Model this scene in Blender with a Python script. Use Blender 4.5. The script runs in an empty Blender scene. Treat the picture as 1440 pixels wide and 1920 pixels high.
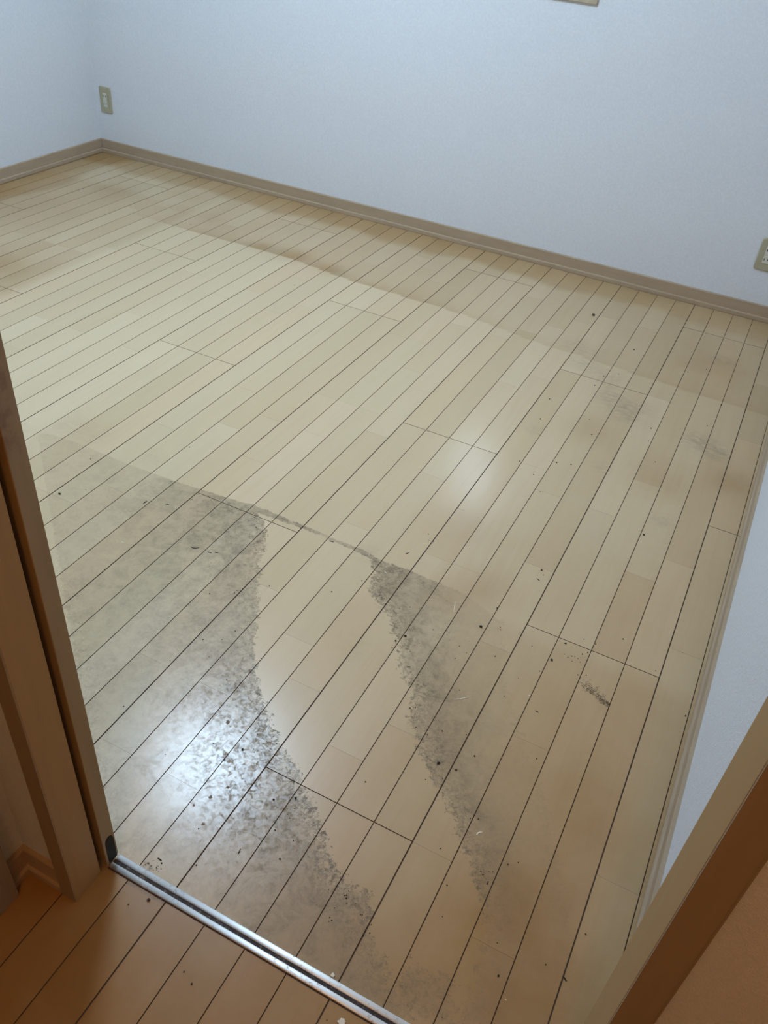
import bpy, bmesh, math, random
from mathutils import Vector, Matrix, noise as mnoise
import numpy as np
random.seed(7)
scene = bpy.context.scene
C = scene.collection

# ------------------------------------------------------------------ camera
cam_d = bpy.data.cameras.new('camera'); cam = bpy.data.objects.new('camera', cam_d); C.objects.link(cam)
cam_d.sensor_fit = 'VERTICAL'; cam_d.sensor_height = 24.0; cam_d.lens = 1576.264 * 24.0 / 1920.0
cam_d.clip_start = 0.02
RIGHT = Vector((0.88913927, 0.45104161, 0.07741337))
DOWN = Vector((0.33609632, -0.52878084, -0.77937801))
FWD = Vector((-0.31059721, 0.71899395, -0.62175323))
M = Matrix.Identity(4)
for r in range(3):
    M[r][0] = RIGHT[r]; M[r][1] = -DOWN[r]; M[r][2] = -FWD[r]
M[0][3], M[1][3], M[2][3] = 0.2181, -1.07564, 1.3568
cam.matrix_world = M
scene.camera = cam

# ------------------------------------------------------------------ world, colour, lamps
world = bpy.data.worlds.new('daylight'); scene.world = world; world.use_nodes = True
wb = world.node_tree.nodes['Background']; wb.inputs['Color'].default_value = (0.72, 0.86, 1.0, 1); wb.inputs['Strength'].default_value = 8.0
scene.view_settings.view_transform = 'Standard'; scene.view_settings.look = 'None'
scene.view_settings.gamma = 1.0; scene.view_settings.use_curve_mapping = False
scene.view_settings.exposure = 0.0
LAMP_POS = (-1.43, 0.90); LAMP_COL = (0.55, 0.77, 1.0); LAMP_STRENGTH = 69.5
HALL_COL = (1.0, 0.47, 0.15); HALL_POWER = 15.0; HALL_POS = (0.30, -1.80, 2.22)

# dimensions (metres)
W = 0.07575
XL, XR, YB, H = -3.047, 0.398, 2.373, 2.40
YF = -0.605          # room face of the wall beside the sliding door
HX0, HX1, HY0 = -0.535, 1.65, -2.6
HY = -0.650          # hall face of that wall

# ------------------------------------------------------------------ materials
def mat(name, col, rough=0.5, metal=0.0, spec=0.5):
    m = bpy.data.materials.new(name); m.use_nodes = True
    b = m.node_tree.nodes['Principled BSDF']
    b.inputs['Base Color'].default_value = (*col, 1); b.inputs['Roughness'].default_value = rough
    b.inputs['Metallic'].default_value = metal; b.inputs['Specular IOR Level'].default_value = spec
    return m, m.node_tree, b
class NT:
    def __init__(s, nt): s.nt = nt
    def n(s, t, **k):
        x = s.nt.nodes.new(t)
        for a, v in k.items(): setattr(x, a, v)
        return x
    def link(s, a, b): s.nt.links.new(a, b)
    def val(s, sock, v):
        if isinstance(v, (int, float)): sock.default_value = v
        elif isinstance(v, tuple): sock.default_value = v if len(v) == 4 or sock.type == 'VECTOR' else (*v, 1)
        else: s.link(v, sock)
    def math(s, op, a, b=0.0, c=None, clamp=False):
        x = s.n('ShaderNodeMath', operation=op, use_clamp=clamp)
        s.val(x.inputs[0], a); s.val(x.inputs[1], b)
        if c is not None: s.val(x.inputs[2], c)
        return x.outputs[0]
    def mix(s, f, a, b, blend='MIX'):
        x = s.n('ShaderNodeMix', data_type='RGBA', blend_type=blend)
        s.val(x.inputs[0], f); s.val(x.inputs[6], a); s.val(x.inputs[7], b)
        return x.outputs[2]
    def noise(s, vec, scale, detail=2, rough=0.5, dist=0.0):
        x = s.n('ShaderNodeTexNoise'); s.link(vec, x.inputs['Vector'])
        x.inputs['Scale'].default_value = scale; x.inputs['Detail'].default_value = detail
        x.inputs['Roughness'].default_value = rough; x.inputs['Distortion'].default_value = dist
        return x.outputs['Fac']
    def step(s, v, lo, hi, a=0.0, b=1.0):
        x = s.n('ShaderNodeMapRange', interpolation_type='SMOOTHSTEP')
        s.val(x.inputs[0], v)
        x.inputs[1].default_value = lo; x.inputs[2].default_value = hi; x.inputs[3].default_value = a; x.inputs[4].default_value = b
        return x.outputs[0]
    def coords(s, scale=(1, 1, 1), loc=(0, 0, 0)):
        t = s.n('ShaderNodeNewGeometry'); mp = s.n('ShaderNodeMapping'); s.link(t.outputs['Position'], mp.inputs[0])
        mp.inputs['Scale'].default_value = scale; mp.inputs['Location'].default_value = loc
        return mp.outputs[0]
    def attr(s, name):
        x = s.n('ShaderNodeAttribute'); x.attribute_name = name
        return x.outputs['Fac']
    def bump(s, h, strength, dist, b):
        x = s.n('ShaderNodeBump'); x.inputs['Strength'].default_value = strength; x.inputs['Distance'].default_value = dist
        s.link(h, x.inputs['Height']); s.link(x.outputs[0], b.inputs['Normal'])

# wallpaper: fine embossed white vinyl
def wallpaper(name, col):
    m, nt, b = mat(name, col, 0.62, spec=0.35); t = NT(nt)
    v = t.coords(); vx = t.coords((1, 1, 2.6)); vz = t.coords((2.6, 2.6, 1))
    a = t.noise(vx, 240, 3, 0.6); c = t.noise(vz, 260, 3, 0.6); d = t.noise(v, 120, 4, 0.65)
    h = t.math('ADD', t.math('MAXIMUM', a, c), t.math('MULTIPLY', d, 0.8))
    t.bump(h, 0.9, 0.0022, b)
    big = t.noise(v, 3.0, 3)
    col2 = t.mix(t.step(big, 0.3, 0.7, 0.0, 0.35), (*col, 1), (col[0]*0.95, col[1]*0.96, col[2]*0.955, 1))
    g = t.mix(t.step(h, 0.75, 1.15, 0.0, 0.55), (col[0]*0.86, col[1]*0.865, col[2]*0.875, 1), col2)
    t.link(g, b.inputs['Base Color'])
    return m
M_WALL = wallpaper('white_wallpaper', (0.86, 0.84, 0.835))
M_HALLWALL = wallpaper('hall_wallpaper', (0.78, 0.78, 0.77))
M_CEIL = wallpaper('ceiling_paper', (0.84, 0.84, 0.82))

def woodfilm(name, col, rough, grain_scale=(60, 60, 4), dark=0.90, stain_tint=None):
    m, nt, b = mat(name, col, rough); t = NT(nt)
    v = t.coords(grain_scale); g = t.noise(v, 1.0, 4, 0.6, 0.4)
    v2 = t.coords(); blot = t.noise(v2, 9, 4, 0.6)
    c = t.mix(t.step(g, 0.3, 0.75), tuple(x*dark for x in col), col)
    c = t.mix(t.step(blot, 0.52, 0.75, 0.0, 0.22), c, tuple(x*0.72 for x in col))
    if stain_tint:
        sp = t.n('ShaderNodeSeparateXYZ'); t.link(v2, sp.inputs[0])
        zz = t.math('MULTIPLY', t.step(sp.outputs[2], stain_tint[0], stain_tint[0]+0.08), t.step(sp.outputs[2], stain_tint[1], stain_tint[1]+0.1, 1.0, 0.0))
        yy = t.step(sp.outputs[1], -0.577, -0.572, 1.0, 0.15)
        bl = t.step(t.noise(v2, 26, 5, 0.65), 0.42, 0.6)
        c = t.mix(t.math('MULTIPLY', t.math('MULTIPLY', zz, bl), t.math('MULTIPLY', yy, 0.75)), c, (0.20, 0.10, 0.045, 1))
    t.link(c, b.inputs['Base Color'])
    t.link(t.step(g, 0.2, 0.8, rough-0.05, rough+0.06), b.inputs['Roughness'])
    t.bump(g, 0.06, 0.001, b)
    return m
M_BASE = woodfilm('baseboard_film', (0.44, 0.315, 0.205), 0.6, (6, 6, 60))
M_BASE.node_tree.nodes['Principled BSDF'].inputs['Specular IOR Level'].default_value = 0.2
M_JAMB = woodfilm('jamb_film', (0.41, 0.235, 0.09), 0.52)
M_CASING = woodfilm('casing_film', (0.31, 0.23, 0.145), 0.42)
M_JAMB.node_tree.nodes['Principled BSDF'].inputs['Specular IOR Level'].default_value = 0.25
M_DOOR = woodfilm('door_film', (0.34, 0.225, 0.105), 0.42, stain_tint=(0.78, 1.25))
M_ALU, nt, b = mat('worn_aluminium', (0.9, 0.9, 0.9), 0.34, 0.9); t = NT(nt)
v = t.coords((4, 160, 160)); g = t.noise(v, 1.5, 4); v3 = t.coords(); g2 = t.noise(v3, 130, 5, 0.7); lg = t.noise(v3, 10, 2)
cor = t.math('MULTIPLY', t.step(g2, 0.54, 0.64), t.step(lg, 0.42, 0.62))
t.link(t.mix(t.math('MULTIPLY', cor, 0.7), (0.95, 0.95, 0.94, 1), (0.45, 0.42, 0.36, 1)), b.inputs['Base Color'])
t.link(t.math('ADD', t.step(g, 0.2, 0.8, 0.48, 0.58), t.math('MULTIPLY', cor, 0.3)), b.inputs['Roughness'])
t.link(t.math('SUBTRACT', 0.92, t.math('MULTIPLY', cor, 0.7)), b.inputs['Metallic']); t.bump(g, 0.08, 0.0006, b)
M_GROOVE, nt, b = mat('grimy_groove', (0.035, 0.022, 0.015), 0.75); t = NT(nt); v = t.coords()
t.link(t.mix(t.step(t.noise(v, 240, 3), 0.55, 0.68), (0.03, 0.018, 0.014, 1), (0.16, 0.13, 0.10, 1)), b.inputs['Base Color'])
M_RUBBER, nt, b = mat('dark_guide_plastic', (0.035, 0.035, 0.03), 0.6, spec=0.12); t = NT(nt); v = t.coords()
t.link(t.mix(t.noise(v, 150, 4), (0.010, 0.010, 0.008, 1), (0.035, 0.035, 0.030, 1)), b.inputs['Base Color'])
M_PLATE, nt, b = mat('aged_beige_plastic', (0.42, 0.40, 0.30), 0.38); t = NT(nt); v = t.coords()
t.link(t.mix(t.noise(v, 40, 3), (0.38, 0.335, 0.215, 1), (0.44, 0.39, 0.26, 1)), b.inputs['Base Color'])
M_SOCKET, nt, b = mat('ivory_plastic', (0.66, 0.65, 0.56), 0.32); t = NT(nt); v = t.coords()
t.link(t.mix(t.noise(v, 60, 3), (0.60, 0.56, 0.44, 1), (0.66, 0.62, 0.50, 1)), b.inputs['Base Color'])
M_SLOT, nt, b = mat('slot_black', (0.01, 0.01, 0.01), 0.7)
M_FRAME = woodfilm('window_frame_wood', (0.46, 0.37, 0.25), 0.4)
M_CRUMB, nt, b = mat('dark_crumb', (0.022, 0.014, 0.008), 0.85); t = NT(nt); v = t.coords()
t.link(t.mix(t.noise(v, 700, 3), (0.010, 0.006, 0.004, 1), (0.05, 0.032, 0.018, 1)), b.inputs['Base Color'])
M_CHIP, nt, b = mat('pale_wood_chip', (0.80, 0.72, 0.55), 0.7); t = NT(nt); v = t.coords()
t.link(t.mix(t.noise(v, 500, 3), (0.68, 0.58, 0.42, 1), (0.88, 0.82, 0.68, 1)), b.inputs['Base Color'])
M_FLAKE, nt, b = mat('brown_flake', (0.20, 0.13, 0.075), 0.8); t = NT(nt); v = t.coords()
t.link(t.mix(t.noise(v, 400, 3), (0.16, 0.10, 0.06, 1), (0.26, 0.18, 0.11, 1)), b.inputs['Base Color'])
M_LINT, nt, b = mat('dust_fibre', (0.15, 0.115, 0.075), 0.9)
M_LAMP = bpy.data.materials.new('lamp_diffuser'); M_LAMP.use_nodes = True
nt = M_LAMP.node_tree; nt.nodes.clear(); o_ = nt.nodes.new('ShaderNodeOutputMaterial'); e_ = nt.nodes.new('ShaderNodeEmission')
e_.inputs[0].default_value = (*LAMP_COL, 1); e_.inputs[1].default_value = LAMP_STRENGTH; nt.links.new(e_.outputs[0], o_.inputs[0])
M_WHITEPL, nt, b = mat('white_plastic', (0.8, 0.8, 0.8), 0.4)
M_PANE, nt, b = mat('frosted_glass', (0.9, 0.95, 0.97), 0.35); b.inputs['Transmission Weight'].default_value = 1.0; b.inputs['IOR'].default_value = 1.25
t = NT(nt); v = t.coords(); t.bump(t.noise(v, 160, 3), 0.3, 0.002, b)

# floor boards
M_FLOOR, nt, b = mat('maple_boards', (0.6, 0.5, 0.3), 0.3); t = NT(nt)
v = t.coords(); vg = t.coords((38, 2.2, 1)); vf = t.coords((260, 9, 1))
tone = t.attr('tone'); hue = t.attr('hue')
ragamp = t.attr('ragged'); edge = t.attr('dirt_edge'); amt = t.attr('dirt_amount'); stain_tint = t.attr('stain_tint'); scuff = t.attr('scuff')
base = t.mix(tone, (0.535, 0.380, 0.205, 1), (0.630, 0.470, 0.285, 1))
base = t.mix(t.math('MULTIPLY', hue, 0.42), base, (0.60, 0.385, 0.205, 1))
g1 = t.noise(vg, 1.0, 5, 0.6, 1.2); g2 = t.noise(vf, 1.0, 3, 0.6)
base = t.mix(t.step(g1, 0.40, 0.80, 0.0, 0.15), base, (0.47, 0.29, 0.14, 1))
base = t.mix(t.step(g2, 0.5, 0.8, 0.0, 0.07), base, (0.37, 0.25, 0.14, 1))
# yellow-brown ageing, plus the dim warm hall light painted into the boards
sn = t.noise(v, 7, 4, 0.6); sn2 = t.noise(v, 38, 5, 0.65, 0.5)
stain_and_light = t.math('MULTIPLY', stain_tint, t.step(sn, 0.2, 0.8, 0.86, 1.10))
stain_and_light = t.math('MINIMUM', stain_and_light, 1.0)
base = t.mix(stain_and_light, base, t.mix(1.0, base, (0.57, 0.415, 0.215, 1), 'MULTIPLY'))
# grey grime, ragged edge
n1 = t.noise(v, 34, 5, 0.68, 0.3); n2 = t.noise(v, 130, 4, 0.7, 0.6); n3 = t.noise(v, 330, 4, 0.7)
rag = t.math('ADD', t.math('MULTIPLY', t.math('SUBTRACT', n1, 0.5), 0.055), t.math('MULTIPLY', t.math('SUBTRACT', n2, 0.5), 0.060))
rag = t.math('ADD', rag, t.math('MULTIPLY', t.math('SUBTRACT', n3, 0.5), 0.012))
ed = t.math('ADD', edge, t.math('MULTIPLY', rag, ragamp))
inside = t.step(ed, -0.0008, 0.0018)
grime = t.math('MULTIPLY', inside, amt, clamp=True)
near = t.step(edge, 0.0, 0.06, 1.0, 0.0)          # flaky zone along the ragged edge
n4 = t.noise(v, 95, 5, 0.72, 0.9)
near = t.math('MULTIPLY', near, ragamp)
holes = t.math('MULTIPLY', t.step(t.noise(v, 75, 6, 0.78, 1.4), 0.50, 0.56), near)
streak = t.noise(t.coords((1, 1, 1), (3, 1, 0)), 16, 5, 0.7, 1.5)
gv = t.math('ADD', t.mix(near, t.step(n4, 0.36, 0.66, 0.72, 1.12), t.step(n4, 0.36, 0.66, 0.40, 1.30)), t.math('MULTIPLY', t.step(n2, 0.50, 0.62), t.math('MULTIPLY', near, 0.45)))
gv = t.math('MULTIPLY', gv, t.step(streak, 0.35, 0.62, 1.12, 0.62))
gv = t.math('MULTIPLY', gv, t.math('SUBTRACT', 1.0, t.math('MULTIPLY', holes, 0.75)))
grime2 = t.math('MULTIPLY', grime, gv, clamp=True)
gcol = t.mix(t.step(n1, 0.35, 0.65), (0.235, 0.165, 0.090, 1), (0.158, 0.108, 0.058, 1))
col = t.mix(t.math('MULTIPLY', grime2, 0.92), base, gcol)
fl = t.math('MULTIPLY', t.math('MULTIPLY', t.step(t.noise(v, 105, 5, 0.75, 1.0), 0.52, 0.60), near), inside)
col = t.mix(t.math('MULTIPLY', t.math('MULTIPLY', fl, amt, clamp=True), 0.48), col, (0.085, 0.062, 0.038, 1))
# dark specks and pale scratches in the grime
sp = t.math('MULTIPLY', t.step(n3, 0.60, 0.68), t.math('MULTIPLY', grime, 0.55))
col = t.mix(t.math('MULTIPLY', sp, t.step(n1, 0.42, 0.6, 0.25, 1.0)), col, (0.055, 0.042, 0.03, 1))
vs = t.noise(v, 60, 6, 0.8, 3.0); ridge = t.step(t.math('ABSOLUTE', t.math('SUBTRACT', vs, 0.5)), 0.0, 0.012, 1.0, 0.0)
scr = t.math('MULTIPLY', ridge, t.step(n1, 0.5, 0.6))
col = t.mix(t.math('MULTIPLY', t.math('MULTIPLY', scr, grime), 0.45), col, (0.36, 0.31, 0.24, 1))
vs2 = t.noise(v, 22, 5, 0.7, 2.0); ridge2 = t.step(t.math('ABSOLUTE', t.math('SUBTRACT', vs2, 0.5)), 0.0, 0.03, 1.0, 0.0)
smk = t.math('MULTIPLY', t.attr('smudge'), t.step(t.noise(t.coords((1, 2.2, 1)), 30, 5, 0.7, 0.6), 0.36, 0.62, 0.12, 1.0))
col = t.mix(t.math('MULTIPLY', smk, 0.45), col, (0.20, 0.145, 0.085, 1))
sc = t.math('MULTIPLY', scuff, ridge2, clamp=True)
col = t.mix(t.math('MULTIPLY', sc, 0.55), col, (0.46, 0.39, 0.27, 1))
# fine crack lines of the lifted wax
vor = t.n('ShaderNodeTexVoronoi', feature='DISTANCE_TO_EDGE'); vd = t.n('ShaderNodeVectorMath', operation='ADD'); nn = t.n('ShaderNodeTexNoise')
t.link(v, nn.inputs['Vector']); nn.inputs['Scale'].default_value = 30
vm = t.n('ShaderNodeVectorMath', operation='SCALE'); t.link(nn.outputs['Color'], vm.inputs[0]); vm.inputs['Scale'].default_value = 0.03
t.link(v, vd.inputs[0]); t.link(vm.outputs[0], vd.inputs[1]); t.link(vd.outputs[0], vor.inputs['Vector']); vor.inputs['Scale'].default_value = 130
crack = t.step(vor.outputs['Distance'], 0.0, 0.05, 1.0, 0.0)
wn = t.noise(t.coords((1, 1.5, 1)), 210, 2, 0.5, 1.2)
t.link(col, b.inputs['Base Color'])
r = t.math('ADD', 0.30, t.math('MULTIPLY', grime2, t.step(n4, 0.38, 0.62, 0.02, 0.22)))
r = t.math('ADD', r, t.math('MULTIPLY', stain_tint, 0.08))
b.inputs['Coat Roughness'].default_value = 0.19
t.link(t.math('SUBTRACT', 0.52, t.math('MULTIPLY', t.math('MULTIPLY', grime2, t.step(n4, 0.38, 0.62, 0.2, 1.0)), 0.55), clamp=True), b.inputs['Coat Weight'])
t.link(r, b.inputs['Roughness'])
spx = t.n('ShaderNodeSeparateXYZ'); t.link(v, spx.inputs[0]); py_ = t.math('MULTIPLY', t.step(spx.outputs[0], -0.3, 0.2), -1.0)
py_ = t.math('SUBTRACT', 0.0, amt)
h = t.math('ADD', t.math('MULTIPLY', g1, 0.15), t.math('MULTIPLY', t.math('MULTIPLY', t.math('ADD', wn, t.math('MULTIPLY', n2, 0.5)), t.math('ADD', 0.25, t.math('MULTIPLY', grime, 0.75))), t.step(py_, -0.9, -0.1, 1.0, 0.25)))
h = t.math('SUBTRACT', h, t.math('MULTIPLY', t.math('MULTIPLY', crack, grime), 0.35))
t.bump(h, 0.30, 0.000035, b)
t.link(b.inputs['Normal'].links[0].from_socket, b.inputs['Coat Normal'])
b.inputs['Specular IOR Level'].default_value = 0.22
M_SEAM, nt, b = mat('board_groove', (0.06, 0.03, 0.014), 0.8); t = NT(nt); v = t.coords()
t.link(t.mix(t.noise(v, 8, 3), (0.06, 0.033, 0.015, 1), (0.15, 0.095, 0.052, 1)), b.inputs['Base Color'])

# ------------------------------------------------------------------ mesh helpers
def tag(o, label=None, cat=None, group=None, kind=None):
    if label: o['label'] = label
    if cat: o['category'] = cat
    if group: o['group'] = group
    if kind: o['kind'] = kind
    return o
def obj(name, bm, m, parent=None, loc=(0, 0, 0), smooth=False):
    me = bpy.data.meshes.new(name); bmesh.ops.recalc_face_normals(bm, faces=bm.faces); bm.to_mesh(me); bm.free()
    if smooth:
        for f in me.polygons: f.use_smooth = True
    me.materials.append(m); o = bpy.data.objects.new(name, me); C.objects.link(o); o.location = loc
    if parent: o.parent = parent
    return o
def empty(name, loc=(0, 0, 0)):
    o = bpy.data.objects.new(name, None); C.objects.link(o); o.location = loc; o.empty_display_size = 0.05
    return o
def box(bm, x0, x1, y0, y1, z0, z1, bev=0.0, seg=2):
    r = bmesh.ops.create_cube(bm, size=1.0)
    for v_ in r['verts']:
        v_.co = Vector(((x0+x1)/2 + v_.co.x*(x1-x0), (y0+y1)/2 + v_.co.y*(y1-y0), (z0+z1)/2 + v_.co.z*(z1-z0)))
    if bev:
        es = list({e for v_ in r['verts'] for e in v_.link_edges})
        bmesh.ops.bevel(bm, geom=es, offset=bev, segments=seg, profile=0.5, affect='EDGES')
def extrude_profile(bm, prof, path0, path1, out):
    """prof = [(d, z)], d measured along unit vector `out` from the path line"""
    a, c = Vector((*path0, 0)), Vector((*path1, 0)); o_ = Vector((*out, 0))
    rings = []
    for P in (a, c): rings.append([bm.verts.new(P + o_*d + Vector((0, 0, z))) for d, z in prof])
    n = len(prof)
    for i in range(n): bm.faces.new((rings[0][i], rings[0][(i+1) % n], rings[1][(i+1) % n], rings[1][i]))
    bm.faces.new(rings[0]); bm.faces.new(list(reversed(rings[1])))

# ------------------------------------------------------------------ floor
DA = [(-1.439,0.286),(-1.398,0.304),(-1.307,0.31),(-1.138,0.306),(-0.984,0.312),(-0.912,0.319),(-0.772,0.334),(-0.70,0.298),(-0.668,0.261),(-0.627,0.171),(-0.552,0.049),(-0.496,-0.049),(-0.437,-0.134),(-0.374,-0.191),(-0.311,-0.241),(-0.243,-0.284),(-0.178,-0.335),(-0.14,-0.372),(-0.087,-0.42),(-0.061,-0.421),(-0.007,-0.427),(-0.003,-0.465),(0.046,-0.504),(0.078,-0.522),(0.116,-0.544),(0.114,-0.62),(-0.129,-0.62),(-0.419,-0.62),(-0.71,-0.343)]
DB = [(-0.413,0.324),(-0.371,0.263),(-0.361,0.216),(-0.289,0.17),(-0.232,0.109),(-0.194,0.044),(-0.139,-0.006),(-0.119,-0.064),(-0.065,-0.127),(-0.004,-0.186),(0.043,-0.221),(0.088,-0.278),(0.13,-0.32),(0.151,-0.35),(0.17,-0.398),(0.179,-0.475),(0.19,-0.524),(0.33,-0.50),(0.31,-0.36),(0.26,-0.25),(0.22,-0.17),(0.16,-0.08),(0.10,0.0),(0.04,0.08),(-0.01,0.18),(-0.05,0.28),(-0.16,0.322),(-0.31,0.326)]
DC = [(-0.774,0.339),(-0.621,0.336),(-0.521,0.334),(-0.406,0.331),(-0.396,0.315),(-0.512,0.322),(-0.612,0.322),(-0.763,0.317)]
DD = [(0.112,-0.56),(0.078,-0.522),(0.075,-0.488),(0.111,-0.486),(0.151,-0.473),(0.166,-0.508),(0.183,-0.54)]
def sdist(px, py, poly):
    d = np.full(px.shape, 1e9); ins = np.zeros(px.shape, bool); n = len(poly)
    for i in range(n):
        x0, y0 = poly[i]; x1, y1 = poly[(i+1) % n]; ex, ey = x1-x0, y1-y0
        tt = np.clip(((px-x0)*ex + (py-y0)*ey)/(ex*ex+ey*ey), 0, 1)
        d = np.minimum(d, np.hypot(px-x0-tt*ex, py-y0-tt*ey))
        c = (y0 > py) != (y1 > py)
        with np.errstate(divide='ignore', invalid='ignore'):
            xi = x0 + (py-y0)*(ex)/(ey if ey != 0 else 1e-9)
        ins ^= c & (px < xi)
    return np.where(ins, d, -d)
def idw(px, py, pts):
    num = np.zeros(px.shape); den = np.zeros(px.shape)
    for x, y, a in pts:
        w_ = 1.0/((px-x)**2 + (py-y)**2 + 0.0015)**1.6; num += w_*a; den += w_
    return num/den
AMT = [(-1.40,0.29,.12),(-1.1,0.30,.20),(-0.93,0.30,.62),(-0.80,0.29,.95),(-0.70,0.24,.85),(-0.80,0.20,.70),(-0.95,0.18,.35),(-1.2,0.1,.15),(-1.0,0.0,.15),
       (-0.66,0.14,.75),(-0.75,0.08,.42),(-0.60,0.06,.75),(-0.70,0.0,.40),(-0.62,-0.05,.55),(-0.52,-0.05,.80),(-0.75,-0.18,.25),(-0.62,-0.2,.35),(-0.42,-0.17,1.0),(-0.47,-0.24,.60),
       (-0.30,-0.26,1.15),(-0.36,-0.33,.85),(-0.50,-0.35,.30),(-0.6,-0.35,.2),(-0.42,-0.45,.30),(-0.20,-0.34,1.1),(-0.26,-0.42,.85),(-0.35,-0.52,.38),(-0.12,-0.42,.85),(-0.16,-0.50,.65),(-0.25,-0.55,.42),
       (-0.03,-0.44,.80),(-0.02,-0.52,.60),(0.06,-0.53,.70),(0.13,-0.51,.42),
       (-0.37,0.29,1.1),(-0.34,0.23,1.1),(-0.24,0.16,1.0),(-0.28,0.27,.75),(-0.18,0.24,.35),(-0.16,0.10,.80),(-0.12,0.17,.30),(-0.11,0.02,.95),(-0.05,-0.05,.75),(-0.03,0.0,.40),(-0.03,-0.13,1.1),(0.03,-0.11,.50),
       (0.06,-0.20,1.05),(0.11,-0.28,1.0),(0.13,-0.24,.45),(0.16,-0.34,.65),(0.20,-0.40,.22),(0.2,-0.48,.30),(-0.6,0.326,.85),(-0.5,0.325,.6),(-1.28,0.37,.15),
       (-0.13,0.28,.12),(-0.06,0.20,.05),(-0.03,0.12,.05),(0.02,0.05,.05),(0.07,-0.03,.04),(0.12,-0.10,.04),(0.17,-0.17,.04),(0.21,-0.25,.04),(0.25,-0.34,.04),(0.27,-0.45,.06),(0.05,-0.06,.12),(-0.06,0.12,.2),(0.1,-0.15,.15)]
RAG = [(-1.4,.31,.15),(-1.1,.31,.10),(-.93,.315,.12),(-.8,.335,.15),(-.69,.32,.2),(-.6,.33,.12),(-.5,.33,.15),(-.42,.325,.25),(-.30,.32,.25),(-.2,.31,.3),(-.68,.26,1),(-.63,.17,1),(-.55,.05,.75),(-.44,-.13,.7),(-.31,-.24,1.1),(-.18,-.33,1.1),(-.06,-.42,1.2),(.05,-.50,1.1),(.12,-.55,1),(-.37,.26,1),(-.29,.17,1.1),(-.19,.04,1),(-.12,-.06,1.1),(0,-.18,1),(.09,-.28,1),(.15,-.35,.9),(.18,-.45,.8)]
RUGY = [(-3.1,1.76),(-2.106,1.761),(-1.808,1.767),(-1.493,1.762),(-1.276,1.729),(-1.082,1.72),(-0.741,1.711),(-0.448,1.659),(0.5,1.60)]
BLOBS = [  # x, y, radius, amount : yellow-brown ageing and foot marks
 (-2.75,1.55,.28,.25),(-2.35,1.0,.20,.45),(-2.05,1.93,.10,.18),(-2.6,1.95,.12,.3),(-2.3,2.1,.1,.2),
 (-1.55,1.80,.07,.45),(-1.70,1.80,.05,.35),(-1.35,1.77,.06,.35),
 (0.15,1.85,.12,.2),(0.15,1.05,.12,.25),(0.33,1.15,.08,.35),(-0.1,1.2,.1,.25),(-0.25,0.55,.12,.25),(0.05,0.5,.2,.10),(-0.14,0.36,.09,.30),(-0.20,0.28,.07,.30),
 (0.15,0.0,.25,.15),(0.20,-0.30,.10,.35),(0.27,-0.1,.1,.2),(0.10,-0.45,.12,.25),(0.30,-0.5,.15,.4),(-0.05,-0.55,.1,.2),(-1.35,0.36,.08,.12),(-0.9,0.75,.12,.04)]
SMUDGE = [(0.165,1.93,.035,.5),(0.20,1.92,.03,.5),(-0.31,1.72,.05,.5),(-0.24,1.70,.04,.4),(-0.25,1.60,.05,.5),(-0.14,1.55,.06,.55),(-0.10,1.43,.05,.7),(-0.05,1.38,.05,.8),(-0.02,1.33,.04,.7),(0.00,1.42,.04,.6),(0.20,1.33,.05,.7),(0.245,1.31,.04,.9),(0.265,1.28,.035,.8),(-0.02,1.02,.03,.5),(-0.25,1.10,.03,.4),(0.19,0.86,.03,.5),(-0.42,0.33,.03,.4),(-0.30,0.04,.04,.25),(-1.40,0.37,.05,.25),(-1.30,0.36,.05,.25),(-1.1,0.36,.03,.3),(-0.95,0.22,.04,.5),(-1.62,1.80,.06,.5),(-1.45,1.785,.05,.5),(-1.30,1.76,.04,.4),(-1.78,1.79,.05,.35),(-0.98,0.0,.05,.35)]
SCUFF = [(-0.03,0.83,.05,1.0),(0.05,0.75,.05,1.0),(-0.08,0.90,.05,.7),(0.02,0.69,.04,.9),(0.09,0.66,.035,.8),(-0.45,-0.4,.08,.5)]
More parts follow.
